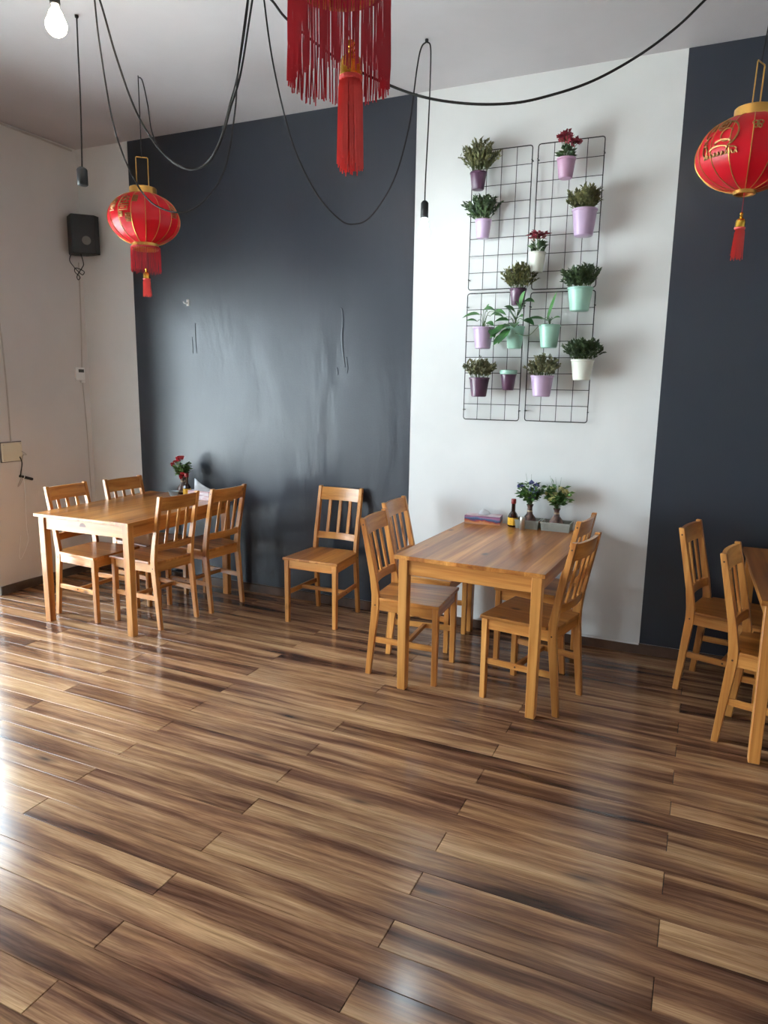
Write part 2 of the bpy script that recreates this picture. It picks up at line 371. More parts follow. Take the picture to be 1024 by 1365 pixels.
def glazing(name, n, along, a0, a1, top, pos):
    root = bpy.data.objects.new(name, None); COL.objects.link(root); struct(root)
    def bx(a, b, z0, z1, t0, t1, nm, mt):
        m = MB()
        if along == 'y': m.box(pos + t0, pos + t1, a, b, z0, z1)
        else: m.box(a, b, pos + t0, pos + t1, z0, z1)
        m.build(nm, mt, root)
    st = (a1 - a0) / n
    bx(a0, a1, 0.0, 0.05, -0.03, 0.03, 'window_frame', 'frame'); bx(a0, a1, top - 0.05, top, -0.03, 0.03, 'window_frame', 'frame')
    for k in range(n + 1):
        c = a0 + k * st; h = 0.025
        bx(max(a0, c - h), min(a1, c + h), 0.05, top - 0.05, -0.03, 0.03, 'mullion', 'frame')
    for k in range(n): bx(a0 + k * st + 0.025, a0 + (k + 1) * st - 0.025, 0.05, top - 0.05, -0.004, 0.004, 'pane', 'glass')
    return root
glazing('window_1', 4, 'y', WIN_Y0, WIN_Y1, WIN_TOP, -0.10)
struct(MB().box(-40, ROOM_X + 30, -40, 30, -0.40, -0.16).build('ground', 'pave'))
struct(MB().box(0.014, ROOM_X, -0.014, -0.0016, 0.0, 0.066).build('baseboard_back', 'base', bev=0.003))
struct(MB().box(0.0, 0.014, WIN_Y1 + 0.005, -0.002, 0.0, 0.066).build('baseboard_left', 'basegrey', bev=0.003))
struct(MB().box(2.88, 4.414, -0.017, -0.0145, 0.058, 0.070).build('trim_1', 'whiteplastic'))
struct(MB().tube(smooth_path([(0.012, -0.94, ROOM_Z - 0.02), (0.012, -0.6, ROOM_Z - 0.018), (0.012, -0.3, ROOM_Z - 0.02), (0.012, -0.05, ROOM_Z - 0.022)]), 0.007, 6).build('trim_2', 'greywire', smooth=True))

# ------------------------------------------------------------------ chair
def bx_at(z):
    K = [(0, -.200), (.22, -.178), (.40, -.160), (.46, -.161), (.56, -.175), (.885, -.243)]
    for (a, xa), (b, xb) in zip(K, K[1:]):
        if z <= b: return xa + (xb - xa) * (z - a) / (b - a)
    return K[-1][1]
def build_chair():
    root = thing('dining_chair', '', 'chair', group='pine dining chairs')
    for s in (-1, 1):
        m = MB(); y = s * .179
        m.loft([[(.190 - h, y - h, z), (.190 + h, y - h, z), (.190 + h, y + h, z), (.190 - h, y + h, z)] for z, h in ((0, .0145), (.432, .0165))])
        m.build('front_leg', 'pine_z', root, bev=.003)
    for s in (-1, 1):
        m = MB(); rings = []
        for z, d, dy in ((0, .015, .158), (.10, .0165, .158), (.22, .0185, .158), (.33, .0205, .158), (.40, .0215, .158), (.46, .021, .158), (.56, .018, .158), (.72, .0155, .158), (.88, .0135, .158)):
            x = bx_at(z); t = .0125; yc = s * dy
            rings.append([(x - d, yc - t, z), (x + d, yc - t, z), (x + d, yc + t, z), (x - d, yc + t, z)])
        m.loft(rings); o = m.build('back_leg', 'pine_z', root, bev=.0025)
        for zz in (.845, .405):
            x = bx_at(zz); yo = s * (.158 + .0125)
            MB().tube([(x, yo - s * .002, zz), (x, yo + s * .0012, zz)], .0045, 8).build('bolt', 'bolt', o)
    # seat: trapezoid, notched between the posts at the back
    m = MB(); t0, t1 = .432, .450
    out = [(.212, -.205), (.212, .205), (-.135, .178), (-.135, .143), (-.180, .141), (-.180, -.141), (-.135, -.143), (-.135, -.178)]
    m.loft([[(x, y, t0) for x, y in out], [(x, y, t1) for x, y in out]]); m.build('seat', 'pine_seat', root, bev=.004, seg=2)
    m = MB(); m.box(.182, .200, -.162, .162, .376, .432); m.build('apron', 'pine_y', root, bev=.002)
    m = MB(); m.box(-.168, -.150, -.145, .145, .376, .432); m.build('apron', 'pine_y', root, bev=.002)
    for s in (-1, 1):
        m = MB(); ya, yb = s * .179, s * .158
        m.loft([[(.174, ya - .008, .376), (.174, ya + .008, .376), (.174, ya + .008, .432), (.174, ya - .008, .432)], [(-.145, yb - .008, .376), (-.145, yb + .008, .376), (-.145, yb + .008, .432), (-.145, yb - .008, .432)]])
        m.build('apron', 'pine_x', root, bev=.002)
        m = MB()
        m.loft([[(.178, ya - .007, .190), (.178, ya + .007, .190), (.178, ya + .007, .222), (.178, ya - .007, .222)], [(-.166, yb - .007, .190), (-.166, yb + .007, .190), (-.166, yb + .007, .222), (-.166, yb - .007, .222)]])
        o = m.build('stretcher', 'pine_x', root, bev=.002)
        MB().tube([(.02, s * .1695 + s * .006, .206), (.02, s * .1695 + s * .0085, .206)], .005, 8).build('bolt', 'bolt', o)
    m = MB(); m.box(.008, .030, -.163, .163, .194, .218); m.build('cross_stretcher', 'pine_y', root, bev=.002)
    def rail(z0, z1, th, sag, nm):
        m = MB(); rings = []
        for k in range(11):
            y = -.1455 + .291 * k / 10; bow = -sag * (1 - (y / .1455) ** 2)
            rings.append([(bx_at(z0) + bow - th, y, z0), (bx_at(z0) + bow + th, y, z0), (bx_at(z1) + bow + th, y, z1), (bx_at(z1) + bow - th, y, z1)])
        m.loft(rings); return m.build(nm, 'pine_y', root, smooth=True)
    rail(.785, .872, .009, .017, 'top_rail'); rail(.518, .562, .009, .017, 'lower_rail')
    for y in (-.078, 0, .078):
        bow = -.017 * (1 - (y / .1455) ** 2); m = MB()
        m.loft([[(bx_at(z) + bow - .006, y - .0115, z), (bx_at(z) + bow + .006, y - .0115, z), (bx_at(z) + bow + .006, y + .0115, z), (bx_at(z) + bow - .006, y + .0115, z)] for z in (.561, .786)])
        m.build('slat', 'pine_z', root, bev=.002)
    return root
CH = [
    (2.385, -.282, -89, 'pine chair standing alone, its back against the charcoal panel'),
    (3.262, -.838, 3.5, 'pine chair beside the lone chair, at the open end of the two-vase table'),
    (3.165, -.345, 1.0, 'pine chair beside the multicoloured tissue box at the two-vase table'),
    (3.960, -.880, 168.5, 'pine chair opposite the lone-chair side of the two-vase table, farther from the wall'),
    (3.872, -.345, 174, 'pine chair beside the cream-blossom basket, close to the white wall'),
    (4.877, -.345, -14, 'pine chair at the bare table, the one close to the baseboard'),
    (5.062, -.876, -12, 'pine chair at the bare table, tucked behind its front leg'),
    (.918, -.892, -1, 'pine chair under the cream cable box at the red-flower table'),
    (.985, -.452, -5, 'pine chair under the thermostat, in the corner at the red-flower table'),
    (1.388, -.815, 174, 'pine chair at the open end of the red-flower table, backing onto the lone chair'),
    (1.462, -.392, 174, 'pine chair beside the pale tissue box, close to the charcoal panel'),
]
chair0 = build_chair()
for k, (x, y, a, lab) in enumerate(CH):
    o = chair0 if k == 0 else copy_tree(chair0)
    o.location = (x, y, 0); o.rotation_euler = (0, 0, math.radians(a)); o['label'] = lab

# ------------------------------------------------------------------ tables
TZ = 0.735
def build_table():
    W, L_ = .78, 1.105
    root = thing('dining_table', '', 'table', group='pine dining tables')
    MB().box(0, W, 0, L_, TZ - .022, TZ).build('tabletop', 'pine_top', root, bev=.003, seg=2)
    i, t = .018, .050
    for x in (i, W - i - t):
        for y in (i, L_ - i - t):
            m = MB(); cx, cy = x + t / 2, y + t / 2
            m.loft([[(cx - h, cy - h, z), (cx + h, cy - h, z), (cx + h, cy + h, z), (cx - h, cy + h, z)] for z, h in ((0, .023), (.66, .025), (TZ - .0225, .025))])
            m.build('leg', 'pine_z', root, bev=.003)
    z0, z1 = TZ - .105, TZ - .0225
    for y in (i + .012, L_ - i - .032): MB().box(i + t, W - i - t, y, y + .02, z0, z1).build('apron', 'pine_x', root, bev=.002)
    for x in (i + .012, W - i - .032): MB().box(x, x + .02, i + t, L_ - i - t, z0, z1).build('apron', 'pine_y', root, bev=.002)
    return root
TB = [((3.276, -1.146, 0), -.038, 'pine table against the white wall with tissue box, bottle and two vases'),
      ((.752, -1.222, 0), .036, 'pine table in the corner carrying the red flowers and pale tissue box'),
      ((4.945, -1.160, 0), .026, 'bare pine table with nothing on it, in front of a charcoal panel')]
table0 = build_table()
for k, (loc, a, lab) in enumerate(TB):
    o = table0 if k == 0 else copy_tree(table0)
    o.location = loc; o.rotation_euler = (0, 0, a); o['label'] = lab
    if k == 1:
        m = MB(); prof = [(.385 + .026 * math.cos(math.pi * j / 10), .0285, TZ - .062 + .026 * math.sin(math.pi * j / 10)) for j in range(11)]
        m.loft([[(x, .0302, z) for x, y, z in prof], [(x, .0290, z) for x, y, z in prof]]); kn = m.build('knot', 'knot', o); kn['label'] = 'dark half-round knot in the apron'

# ------------------------------------------------------------------ wire grids on the wall
def grid(x0, x1, z0, z1, label, nx=4, nz=8):
    root = thing('wire_grid', label, 'wire grid', (x0, -0.030, z0), 0, 'black wire grids on the white wall')
    w, h = x1 - x0, z1 - z0; c = .014; m = MB()
    loop = []
    for cx, cz, a0 in ((w - c, h - c, 0), (c, h - c, 90), (c, c, 180), (w - c, c, 270)):
        for k in range(4):
            a = math.radians(a0 + 30 * k); loop.append((cx + c * math.cos(a), 0, cz + c * math.sin(a)))
    loop.append(loop[0]); m.tube(loop, .0030, 6); m.build('rim', 'wire', root, smooth=True)
    for k in range(1, nx): MB().tube([(w * k / nx, 0, 0), (w * k / nx, 0, h)], .0021, 5).build('upright_wire', 'wire', root, smooth=True)
    for k in range(1, nz): MB().tube([(0, .002, h * k / nz), (w, .002, h * k / nz)], .0021, 5).build('cross_wire', 'wire', root, smooth=True)
    for zz in (.06, h - .08):
        for xx in (-.0, w):
            MB().tube([(xx, .03, zz), (xx, -.008, zz)], .0035, 6).build('wall_peg', 'black', root)
    return root
grid(3.258, 3.618, 2.172, 2.965, 'black wire grid behind the upper plum and lilac pots')
grid(3.652, 4.022, 2.160, 2.965, 'black wire grid behind the pink pot and the large lilac pot')
grid(3.256, 3.612, 1.382, 2.150, 'black wire grid behind the trailing plant and the small lidded pot')
grid(3.650, 4.024, 1.385, 2.142, 'black wire grid behind the mint pots and the lower lilac pot')

# ------------------------------------------------------------------ plants
def leaf(m, p, d, l, w, nrm=None, fold=0.25):
    d = d.normalized(); s = d.cross(nrm if nrm else Vector((random.uniform(-1, 1), random.uniform(-1, 1), 1)))
    if s.length < 1e-3: s = Vector((1, 0, 0))
    s.normalize(); n = s.cross(d)
    i = len(m.v); mid = p + d * l * .5
    m.v += [tuple(p), tuple(mid + s * w + n * w * fold), tuple(p + d * l), tuple(mid - s * w + n * w * fold), tuple(mid - n * w * fold * .3)]
    m.f += [(i, i + 4, i + 1), (i + 1, i + 4, i + 2), (i + 2, i + 4, i + 3), (i + 3, i + 4, i)]
def bush(root, rim, spread, height, mat, stems=64, per=12, ll=.029, lw=.0075, up=1.0):
    m = MB(); st = MB()
    for k in range(stems):
        a = random.uniform(0, 2 * math.pi); rr = random.random() ** .6
        b0 = Vector((math.cos(a) * rr * rim * .7, math.sin(a) * rr * rim * .7, -.006))
        hh = height * random.uniform(.55, 1.0) * (1 - .35 * rr ** 2)
        tip = Vector((math.cos(a) * rr * spread, math.sin(a) * rr * spread, hh))
        if tip.y > -(0): tip.y *= .6
        midp = b0.lerp(tip, .5) + Vector((0, 0, .012))
        pts = [b0, b0.lerp(midp, .6), midp, midp.lerp(tip, .6), tip]
        st.tube(pts, .0009, 3, False)
        for q in range(per):
            t = .25 + .75 * q / (per - 1); u = t * 4; i = min(int(u), 3); p = pts[i].lerp(pts[i + 1], u - i)
            ax = (pts[i + 1] - pts[i]).normalized(); side = Vector((random.uniform(-1, 1), random.uniform(-1, 1), random.uniform(-.4, .6)))
            leaf(m, p, ax * random.uniform(.5, 1.1) * up + side * .8, ll * random.uniform(.7, 1.15), lw * random.uniform(.8, 1.2))
    tag(m.build('foliage', mat, root), None, None, kind='stuff'); tag(st.build('stems', 'stem', root), None, None, kind='stuff')
def blossom(m, c, r, n=9):
    for k in range(n):
        d = Vector((random.uniform(-1, 1), random.uniform(-1, 1), random.uniform(-.3, 1))).normalized()
        leaf(m, c + d * r * .2, d, r, r * .42)
def big_leaf(root, base, tipdir, l, w, mat='pothos', droop=.3):
    m = MB(); d = Vector(tipdir).normalized(); s = d.cross(Vector((0, -.6, 1))).normalized(); n = s.cross(d)
    rows = []; K = 7
    for k in range(K):
        t = k / (K - 1); ww = w * (math.sin(math.pi * min(t * .9 + .08, 1)) ** .8) * (1 - .35 * t) if k < K - 1 else .0005
        c = Vector(base) + d * l * t + Vector((0, 0, -droop * l * t * t))
        rows.append((c - s * ww + n * ww * .35, c, c + s * ww + n * ww * .35))
    i = 0
    for r_ in rows: m.v += [tuple(p) for p in r_]
    for k in range(K - 1):
        a = 3 * k; m.f += [(a, a + 1, a + 4, a + 3), (a + 1, a + 2, a + 5, a + 4)]
    return m.build('leaf', mat, root, smooth='all')
def pot(name, label, cat, x, y, z, r, h, mat, group='hanging pots on the wire grids', soil=True):
    root = thing(name, label, cat, (x, y, z - h), 0, group)
    r0 = r * .74
    m = MB(); prof = [(r0 * .9, 0.0), (r0, .004), (r * .97, h - .012), (r * 1.02, h - .010), (r * 1.03, h - .002), (r * 1.0, h), (r * .94, h - .002), (r * .92, h - .02)]
    m.lathe(prof, 28); m.build('pot', mat, root, smooth=True)
    if soil: MB().lathe([(r * .93, h - .0185), (r * .6, h - .014), (.003, h - .013)], 16).build('soil', 'soil', root, smooth=True)
    hk = MB(); hk.tube(smooth_path([(0, r * .9, h - .015), (0, r + .012, h + .008), (0, -y - .028, h + .012), (0, -y - .026, h - .01)], 4), .002, 5); hk.build('hook', 'wire', root, smooth=True)
    return root
def plant(label, x, y, z, r, h, mat, leafmat, spread, height, **kw):
    root = pot('potted_plant', label, 'potted plant', x, y, z, r, h, mat)
    n0 = len(root.children)
    bush(root, r, spread, height, leafmat, **kw)
    for o in root.children:
        if o.name.split('.')[0] in ('foliage', 'stems'): o.location.z = h - .012
    return root
plant('bushy olive plant in a plum pot, topmost on the upper wire grid', 3.318, -.098, 2.829, .049, .097, 'plum', 'olive', .125, .190, ll=.030)
plant('dark bushy plant in a lilac pot below the topmost plum pot', 3.359, -.098, 2.562, .049, .106, 'lilac', 'dgreen', .115, .150)
plant('olive bushy plant in the large lilac pot under the pink pot', 3.951, -.123, 2.567, .069, .143, 'lilac', 'olive', .095, .135, stems=84)
plant('olive bushy plant in a plum pot under the white pot with red flowers', 3.589, -.098, 2.160, .049, .096, 'plum', 'olive', .110, .155)
plant('dark green bushy plant in a large mint pot above the white pot', 3.954, -.124, 2.148, .071, .130, 'mint', 'dgreen', .112, .135, stems=84)
plant('grey-green bushy plant in a plum pot beside the small lidded pot', 3.375, -.109, 1.642, .062, .117, 'plum', 'grey', .100, .135, ll=.022)
plant('grey-green bushy plant in the lowest lilac pot on the grid', 3.763, -.116, 1.657, .067, .123, 'lilac', 'grey', .105, .135, ll=.022)
plant('dark bushy plant in the plain white pot under the large mint pot', 3.990, -.116, 1.750, .065, .119, 'cream', 'dgreen', .115, .130, stems=84)
# flowering pots
def flower_pot(label, x, y, z, r, h, mat, fl, fl2, height, star):
    root = pot('potted_flower', label, 'potted plant', x, y, z, r, h, mat)
    lv = MB(); st = MB(); f1 = MB(); f2 = MB()
    for k in range(34):
        a = random.uniform(0, 6.283); d = Vector((math.cos(a), math.sin(a), random.uniform(.2, 1.0)))
        leaf(lv, Vector((math.cos(a) * r * .4, math.sin(a) * r * .4, h + random.uniform(0, height * .35))), d, random.uniform(.035, .055), random.uniform(.012, .017))
    for k in range(7 if star else 10):
        a = 2.4 * k; rr = r * (.3 + .75 * (k % 3) / 2)
        p = Vector((math.cos(a) * rr, math.sin(a) * rr * .7, h + height * random.uniform(.6, 1.0)))
        st.tube([(0, 0, h - .02), tuple(p * .5 + Vector((0, 0, h * .45))), tuple(p)], .0015, 4)
        t = f1 if k % 3 else f2
        if star:
            for j in range(7):
                b = j * 6.283 / 7; leaf(t, p, Vector((math.cos(b), math.sin(b) - .3, random.uniform(-.2, .5))), .045, .009)
        else: blossom(t, p, .030, 16)
    lv.build('foliage', 'dgreen', root)['kind'] = 'stuff'; st.build('stems', 'stem', root)['kind'] = 'stuff'
    f1.build('flowers', fl, root); f2.build('flowers', fl2, root)
flower_pot('pink pot of crimson and pink flowers at the top of the wire grid', 3.829, -.104, 2.850, .052, .107, 'pink', 'redflower', 'pinkflower', .115, False)
flower_pot('white pot with dark red star-shaped flowers on the wire grid', 3.692, -.100, 2.358, .049, .111, 'cream', 'redflower', 'redflower', .115, True)
# leafy trailing plants
r8 = pot('trailing_plant', 'lilac pot with long-leaved trailing plant beside the mint pothos pot', 'potted plant', 3.389, -.111, 1.942, .063, .128, 'lilac')
r9 = pot('trailing_plant', 'mint pot almost hidden by broad trailing pothos leaves', 'potted plant', 3.584, -.105, 1.943, .056, .130, 'mint')
r10 = pot('trailing_plant', 'mint pot with one upright leaf and a few low leaves', 'potted plant', 3.790, -.114, 1.947, .063, .131, 'mint')
def vine(root, h, specs):
    st = MB()
    for (bx_, by, bz, dx, dy, dz, l, w, dr) in specs:
        base = Vector((bx_, by, h + bz)); st.tube(smooth_path([(0, 0, h - .02), (bx_ * .4, by * .4, h + max(bz, .0) * .7 + .02), tuple(base)], 4), .0016, 4)
        big_leaf(root, base, (dx, dy, dz), l * 1.22, w * 1.35, droop=dr)
    st.build('stems', 'stem', root, smooth=True)
vine(r8, .128, [(-.02, -.03, .07, -1, -.4, .15, .085, .020, .35), (.0, -.02, .095, .9, -.4, .45, .085, .019, .5), (.05, -.03, .06, .9, -.5, .5, .075, .019, .4), (.03, -.04, .02, .8, -.6, .0, .06, .018, .3),
              (-.03, -.04, .03, -.7, -.6, .3, .06, .016, .3), (.075, -.04, .085, 1, -.3, .1, .07, .019, .4), (.06, -.05, -.02, .5, -.6, -.5, .065, .02, .1), (.02, 0, .09, .3, -.4, 1, .05, .016, .2)])
vine(r9, .130, [(-.04, -.05, .0, -.8, -.5, -.4, .085, .026, .2), (-.02, -.06, -.02, -.5, -.6, -.8, .09, .026, .1), (.0, -.05, .045, -.3, -.6, .7, .08, .026, .2), (.03, -.05, .06, .5, -.5, .8, .095, .026, .2),
              (.04, -.05, .10, .3, -.4, 1, .10, .028, .15), (.05, -.04, .13, .8, -.4, .3, .075, .024, .35), (.01, -.06, .01, .2, -.8, -.1, .08, .026, .2), (-.05, -.04, -.05, -.6, -.5, -.6, .075, .025, .1),
              (.0, -.04, .08, -.6, -.5, .6, .07, .022, .3), (.06, -.05, .03, .9, -.5, -.1, .07, .022, .3), (-.03, -.05, .03, -.9, -.5, .2, .07, .022, .3), (-.06, -.05, .045, -.5, -.6, .4, .06, .024, .3), (.02, -.06, .035, .6, -.7, .4, .07, .025, .3), (-.07, -.05, -.015, -.8, -.5, -.7, .07, .026, .1), (-.01, -.065, -.005, -.4, -.8, .1, .06, .024, .3), (.035, -.05, .085, -.2, -.6, .8, .07, .024, .2)])
vine(r10, .131, [(-.01, -.02, .03, .4, -.3, 1.0, .125, .017, -.1), (-.03, -.03, .03, -1, -.4, .25, .085, .016, .25), (.01, -.03, .02, .3, -.6, .3, .05, .014, .3), (-.01, -.04, .02, -.3, -.7, .3, .05, .014, .3), (.02, -.02, .03, .8, -.4, .4, .05, .012, .3)])
for x0, z0, pts in ((0, 0, [(3.60, -.16, 1.90), (3.68, -.165, 1.885), (3.74, -.165, 1.94), (3.78, -.13, 1.955)]),):
    v = MB().tube(smooth_path([(p[0] - 3.584, p[1] + .105, p[2] - 1.813) for p in pts]), .0018, 5).build('runner', 'stem', r9, smooth=True)
rp = pot('small_pot', 'small empty plum pot with mint rim on the wire grid', 'pot', 3.554, -.098, 1.668, .047, .100, 'plum', soil=False)
MB().lathe([(.046, .092), (.051, .096), (.053, .118), (.050, .120), (.046, .118), (.044, .100), (.004, .098)], 28).build('rim_insert', 'mint', rp, smooth=True)

# ------------------------------------------------------------------ table-top things
def vase(label, x, y, flowers, h=.145, s=1.0, fm='blueflower', lm='fresh', height=.19, cat='vase', spread=.075, thin=2):
    root = thing('flower_vase', label, cat, (x, y, TZ + .004), 0, 'flower vases')
    prof = [(.030, 0), (.040, .004), (.046, .022), (.045, .040), (.034, .062), (.020, .080), (.0155, .098), (.0150, h - .018), (.021, h - .003), (.022, h), (.017, h - .002), (.012, h - .012)]
    MB().lathe([(r * s, z) for r, z in prof], 24).build('vase', 'vase', root, smooth=True)
    b = MB(); b.lathe([(.0472 * s, .018), (.0478 * s, .022), (.0478 * s, .028), (.0472 * s, .032)], 24, close=True); b.lathe([(.0165 * s, .094), (.0175 * s, .098), (.0170 * s, .104)], 16, close=True); b.build('band', 'vaseband', root, smooth=True)
    lv = MB(); st = MB(); fl = MB(); gr = MB()
    for k in range(42):
        a = random.uniform(0, 6.283); rr = spread * random.random() ** .5
        tip = Vector((math.cos(a) * rr, math.sin(a) * rr * .75 - .005, h + height * random.uniform(.25, .72)))
        pts = [Vector((0, 0, h - .03)), Vector((0, 0, h)).lerp(tip, .35) + Vector((0, 0, .01)), tip]; st.tube(pts, .0012, 4)
        for q in range(7):
            p = pts[1].lerp(tip, random.uniform(-.3, 1)); d = Vector((math.cos(a + random.uniform(-1.4, 1.4)), math.sin(a + random.uniform(-1.4, 1.4)), random.uniform(-.2, .8)))
            leaf(lv, p, d, random.uniform(.028, .048), random.uniform(.009, .014))
    lv.build('foliage', lm, root)['kind'] = 'stuff'; 
    for (fx, fy, fz, r) in flowers:
        p = Vector((fx, fy, h + fz)); st.tube([(0, 0, h - .02), tuple(Vector((fx * .4, fy * .4, h + fz * .5))), tuple(p)], .0012, 4)
        f = MB(); blossom(f, Vector((0, 0, 0)), r * 1.35, 34); o = f.build('flower', fm, root); o.location = p
    for k in range(thin):
        d = Vector(((k - thin / 2) * .018, -.004, 1)); gr.tube([(d.x * .2, 0, h), (d.x, -.005, h + height * .6), (d.x * 1.9, -.01, h + height * random.uniform(.95, 1.08))], [.001, .0012, .0004], 4)
    gr.build('grass_blades', 'stem', root); st.build('stems', 'stem', root)['kind'] = 'stuff'
    return root
vase('mottled brown vase with violet globe flowers, next to the metal shaker', 3.728, -.100, [(-.062, -.02, .105, .016), (.005, -.02, .135, .013), (.034, -.01, .118, .014), (.018, -.03, .088, .018), (.014, -.035, .050, .018), (.045, -.02, .07, .012)], h=.140, height=.185)
vase('mottled brown vase with cream blossoms standing in a grey basket', 3.892, -.098, [(-.055, -.02, .09, .015), (-.015, -.035, .085, .016), (-.02, -.035, .06, .015), (-.035, -.03, .05, .014), (.045, -.02, .105, .017), (.02, -.02, .12, .012), (-.03, -.02, .115, .013), (.06, -.015, .085, .012)], h=.128, fm='creamflower', height=.20, spread=.085, thin=3)
def basket(label, x0, x1, y0, y1, h=.048):
    root = thing('basket', label, 'basket', ((x0 + x1) / 2, (y0 + y1) / 2, TZ), 0, 'grey plastic baskets on the table')
    w, d = (x1 - x0) / 2, (y1 - y0) / 2; t = .0035
    m = MB(); m.box(-w * .94, w * .94, -d * .92, d * .92, 0, .004); m.build('base', 'tray', root)
    for sy in (-1, 1):
        m = MB(); m.loft([[(-w * .94, sy * d * .92 - .0015, .002), (w * .94, sy * d * .92 - .0015, .002), (w * .94, sy * d * .92 + .0015, .002), (-w * .94, sy * d * .92 + .0015, .002)], [(-w, sy * d - .0015, h), (w, sy * d - .0015, h), (w, sy * d + .0015, h), (-w, sy * d + .0015, h)]]); m.build('side', 'tray', root)
    for sx in (-1, 1):
        m = MB(); m.loft([[(sx * w * .94 - .0015, -d * .92, .002), (sx * w * .94 + .0015, -d * .92, .002), (sx * w * .94 + .0015, d * .92, .002), (sx * w * .94 - .0015, d * .92, .002)], [(sx * w - .0015, -d, h), (sx * w + .0015, -d, h), (sx * w + .0015, d, h), (sx * w - .0015, d, h)]]); m.build('side', 'tray', root)
    m = MB()
    for a, b, c_, d_ in ((-w - t, w + t, -d - t, -d + t), (-w - t, w + t, d - t, d + t), (-w - t, -w + t, -d, d), (w - t, w + t, -d, d)): m.box(a, b, c_, d_, h - .002, h + .005)
    m.build('rim', 'tray', root)
    m = MB()
    n = 9
    for k in range(1, n):
        x = -w + 2 * w * k / n; m.loft([[(x - .002, -d * .93 - .004, .004), (x + .002, -d * .93 - .004, .004), (x + .002, -d * .93, .004), (x - .002, -d * .93, .004)], [(x - .002, -d - .004, h - .004), (x + .002, -d - .004, h - .004), (x + .002, -d, h - .004), (x - .002, -d, h - .004)]])
    for zz in (.014, .026, .037):
        q = d * (.92 + .08 * zz / h); m.box(-w * .95, w * .95, -q - .0035, -q, zz - .0012, zz + .0012)
    m.build('weave', 'tray', root)
basket('grey plastic basket holding the violet-flower vase', 3.655, 3.796, -.165, -.045)
basket('grey plastic basket holding the cream-blossom vase', 3.812, 3.985, -.165, -.045)
def sauce_bottle(label, x, y):
    root = thing('sauce_bottle', label, 'bottle', (x, y, TZ), 0.3, 'sauce bottles on the tables')
    prof = [(.024, 0), (.030, .004), (.031, .012), (.031, .066), (.024, .082), (.0125, .098), (.0115, .146), (.0135, .150), (.0135, .153)]
    MB().lathe(prof, 8).build('bottle', 'bottle', root, smooth=False, bev=0)
    l = MB(); l.lathe([(.0318, .014), (.0318, .058), (.0316, .060)], 8, close=True); lb = l.build('label', 'label', root)
    ink = MB()
    for a in (-1, 0, 1):
        for zz, ww in ((.046, .007), (.036, .009), (.026, .006)):
            th = -math.pi / 2 + a * math.pi / 4 - .3 + math.pi / 8; rr = .0318 * math.cos(math.pi / 8) + .0004
            c = Vector((rr * math.cos(th), rr * math.sin(th), zz)); t = Vector((-math.sin(th), math.cos(th), 0))
            ink.poly([c - t * ww - Vector((0, 0, .0015)), c + t * ww - Vector((0, 0, .0015)), c + t * ww + Vector((0, 0, .0015)), c - t * ww + Vector((0, 0, .0015))])
    ink.build('print', 'labelink', lb)
    MB().lathe([(.0145, .146), (.0150, .150), (.0150, .172), (.0135, .175), (.002, .176)], 16).build('cap', 'redcap', root, smooth=True)
    return root
sauce_bottle('dark sauce bottle with yellow label and red cap beside the steel shaker', 3.634, -.135)
sauce_bottle('dark sauce bottle with yellow label in front of the red flowers', 1.142, -.188)
sh = thing('shaker', 'slim brushed steel shaker on the table beside the sauce bottle', 'shaker', (3.708, -.195, TZ))
MB().lathe([(.0150, 0), (.0165, .002), (.0165, .060)], 20).build('body', 'steel', sh, smooth=True)
MB().lathe([(.0168, .0602), (.0168, .074), (.0140, .079), (.002, .081)], 20).build('lid', 'steel', sh, smooth=True)
def tissue_box(label, x, y, rz, l, d, h, mat, tall):
    root = thing('tissue_box', label, 'tissue box', (x, y, TZ), rz, 'tissue boxes on the tables')
    MB().box(-l / 2, l / 2, -d / 2, d / 2, 0, h).build('box', mat, root, bev=.001)
    MB().box(-l / 2 + .002, l / 2 - .002, -d / 2 + .002, d / 2 - .002, h, h + .0008).build('lid_panel', 'palebox', root)
    m = MB(); s = MB(); n = 14
    rings = []
    for k, (rr, zz) in enumerate(((.9, 0), (1.15, .35), (.8, .7), (.22, 1.0))):
        rings.append([((.030 * rr * math.cos(6.283 * j / n)) * (1 + .35 * math.sin(5 * j + k)) + (.012 * zz if tall > .05 else 0) - (.02 * zz if tall > .05 else 0), .014 * rr * math.sin(6.283 * j / n) * (1 + .4 * math.cos(4 * j + 2 * k)), h + tall * zz * (1 + .12 * math.sin(3 * j))) for j in range(n)])
    if tall > .05:
        m = MB(); F0 = [(-.050, -.030), (-.020, -.018), (.015, -.010), (.055, .004), (.085, .012)]; T = [(-.066, .088), (-.040, .064), (-.008, .044), (.030, .026), (.070, .012)]
        m.loft([[(x, y - .012, h), (x, y + .016, h), (t[0], y * .6 + .004, h + t[1]), (t[0], y * .6 - .002, h + t[1])] for (x, y), t in zip(F0, T)])
    else: m.loft(rings)
    m.build('tissue', 'tissue', root, smooth='all')
tissue_box('tissue box with bright multicoloured print on the white-wall table', 3.438, -.105, .12, .225, .11, .052, 'boxprint', .036)
tissue_box('pale pink tissue box with a tall white tissue near the red flowers', 1.318, -.215, -.10, .21, .11, .060, 'palebox', .075)
vase('dark vase with small scarlet flowers beside the charcoal wall panel', 1.060, -.135, [(-.068, -.03, .100, .013), (-.052, -.02, .118, .012), (-.020, -.02, .150, .014), (.004, -.02, .152, .014), (.018, -.02, .158, .012), (-.010, -.03, .136, .013), (.030, -.04, .030, .015), (.024, -.05, .012, .012)], h=.125, fm='scarlet', height=.17, spread=.06, thin=0)
bw = thing('small_bowl', 'small frosted bowl in front of the scarlet-flower vase', 'bowl', (1.050, -.232, TZ))
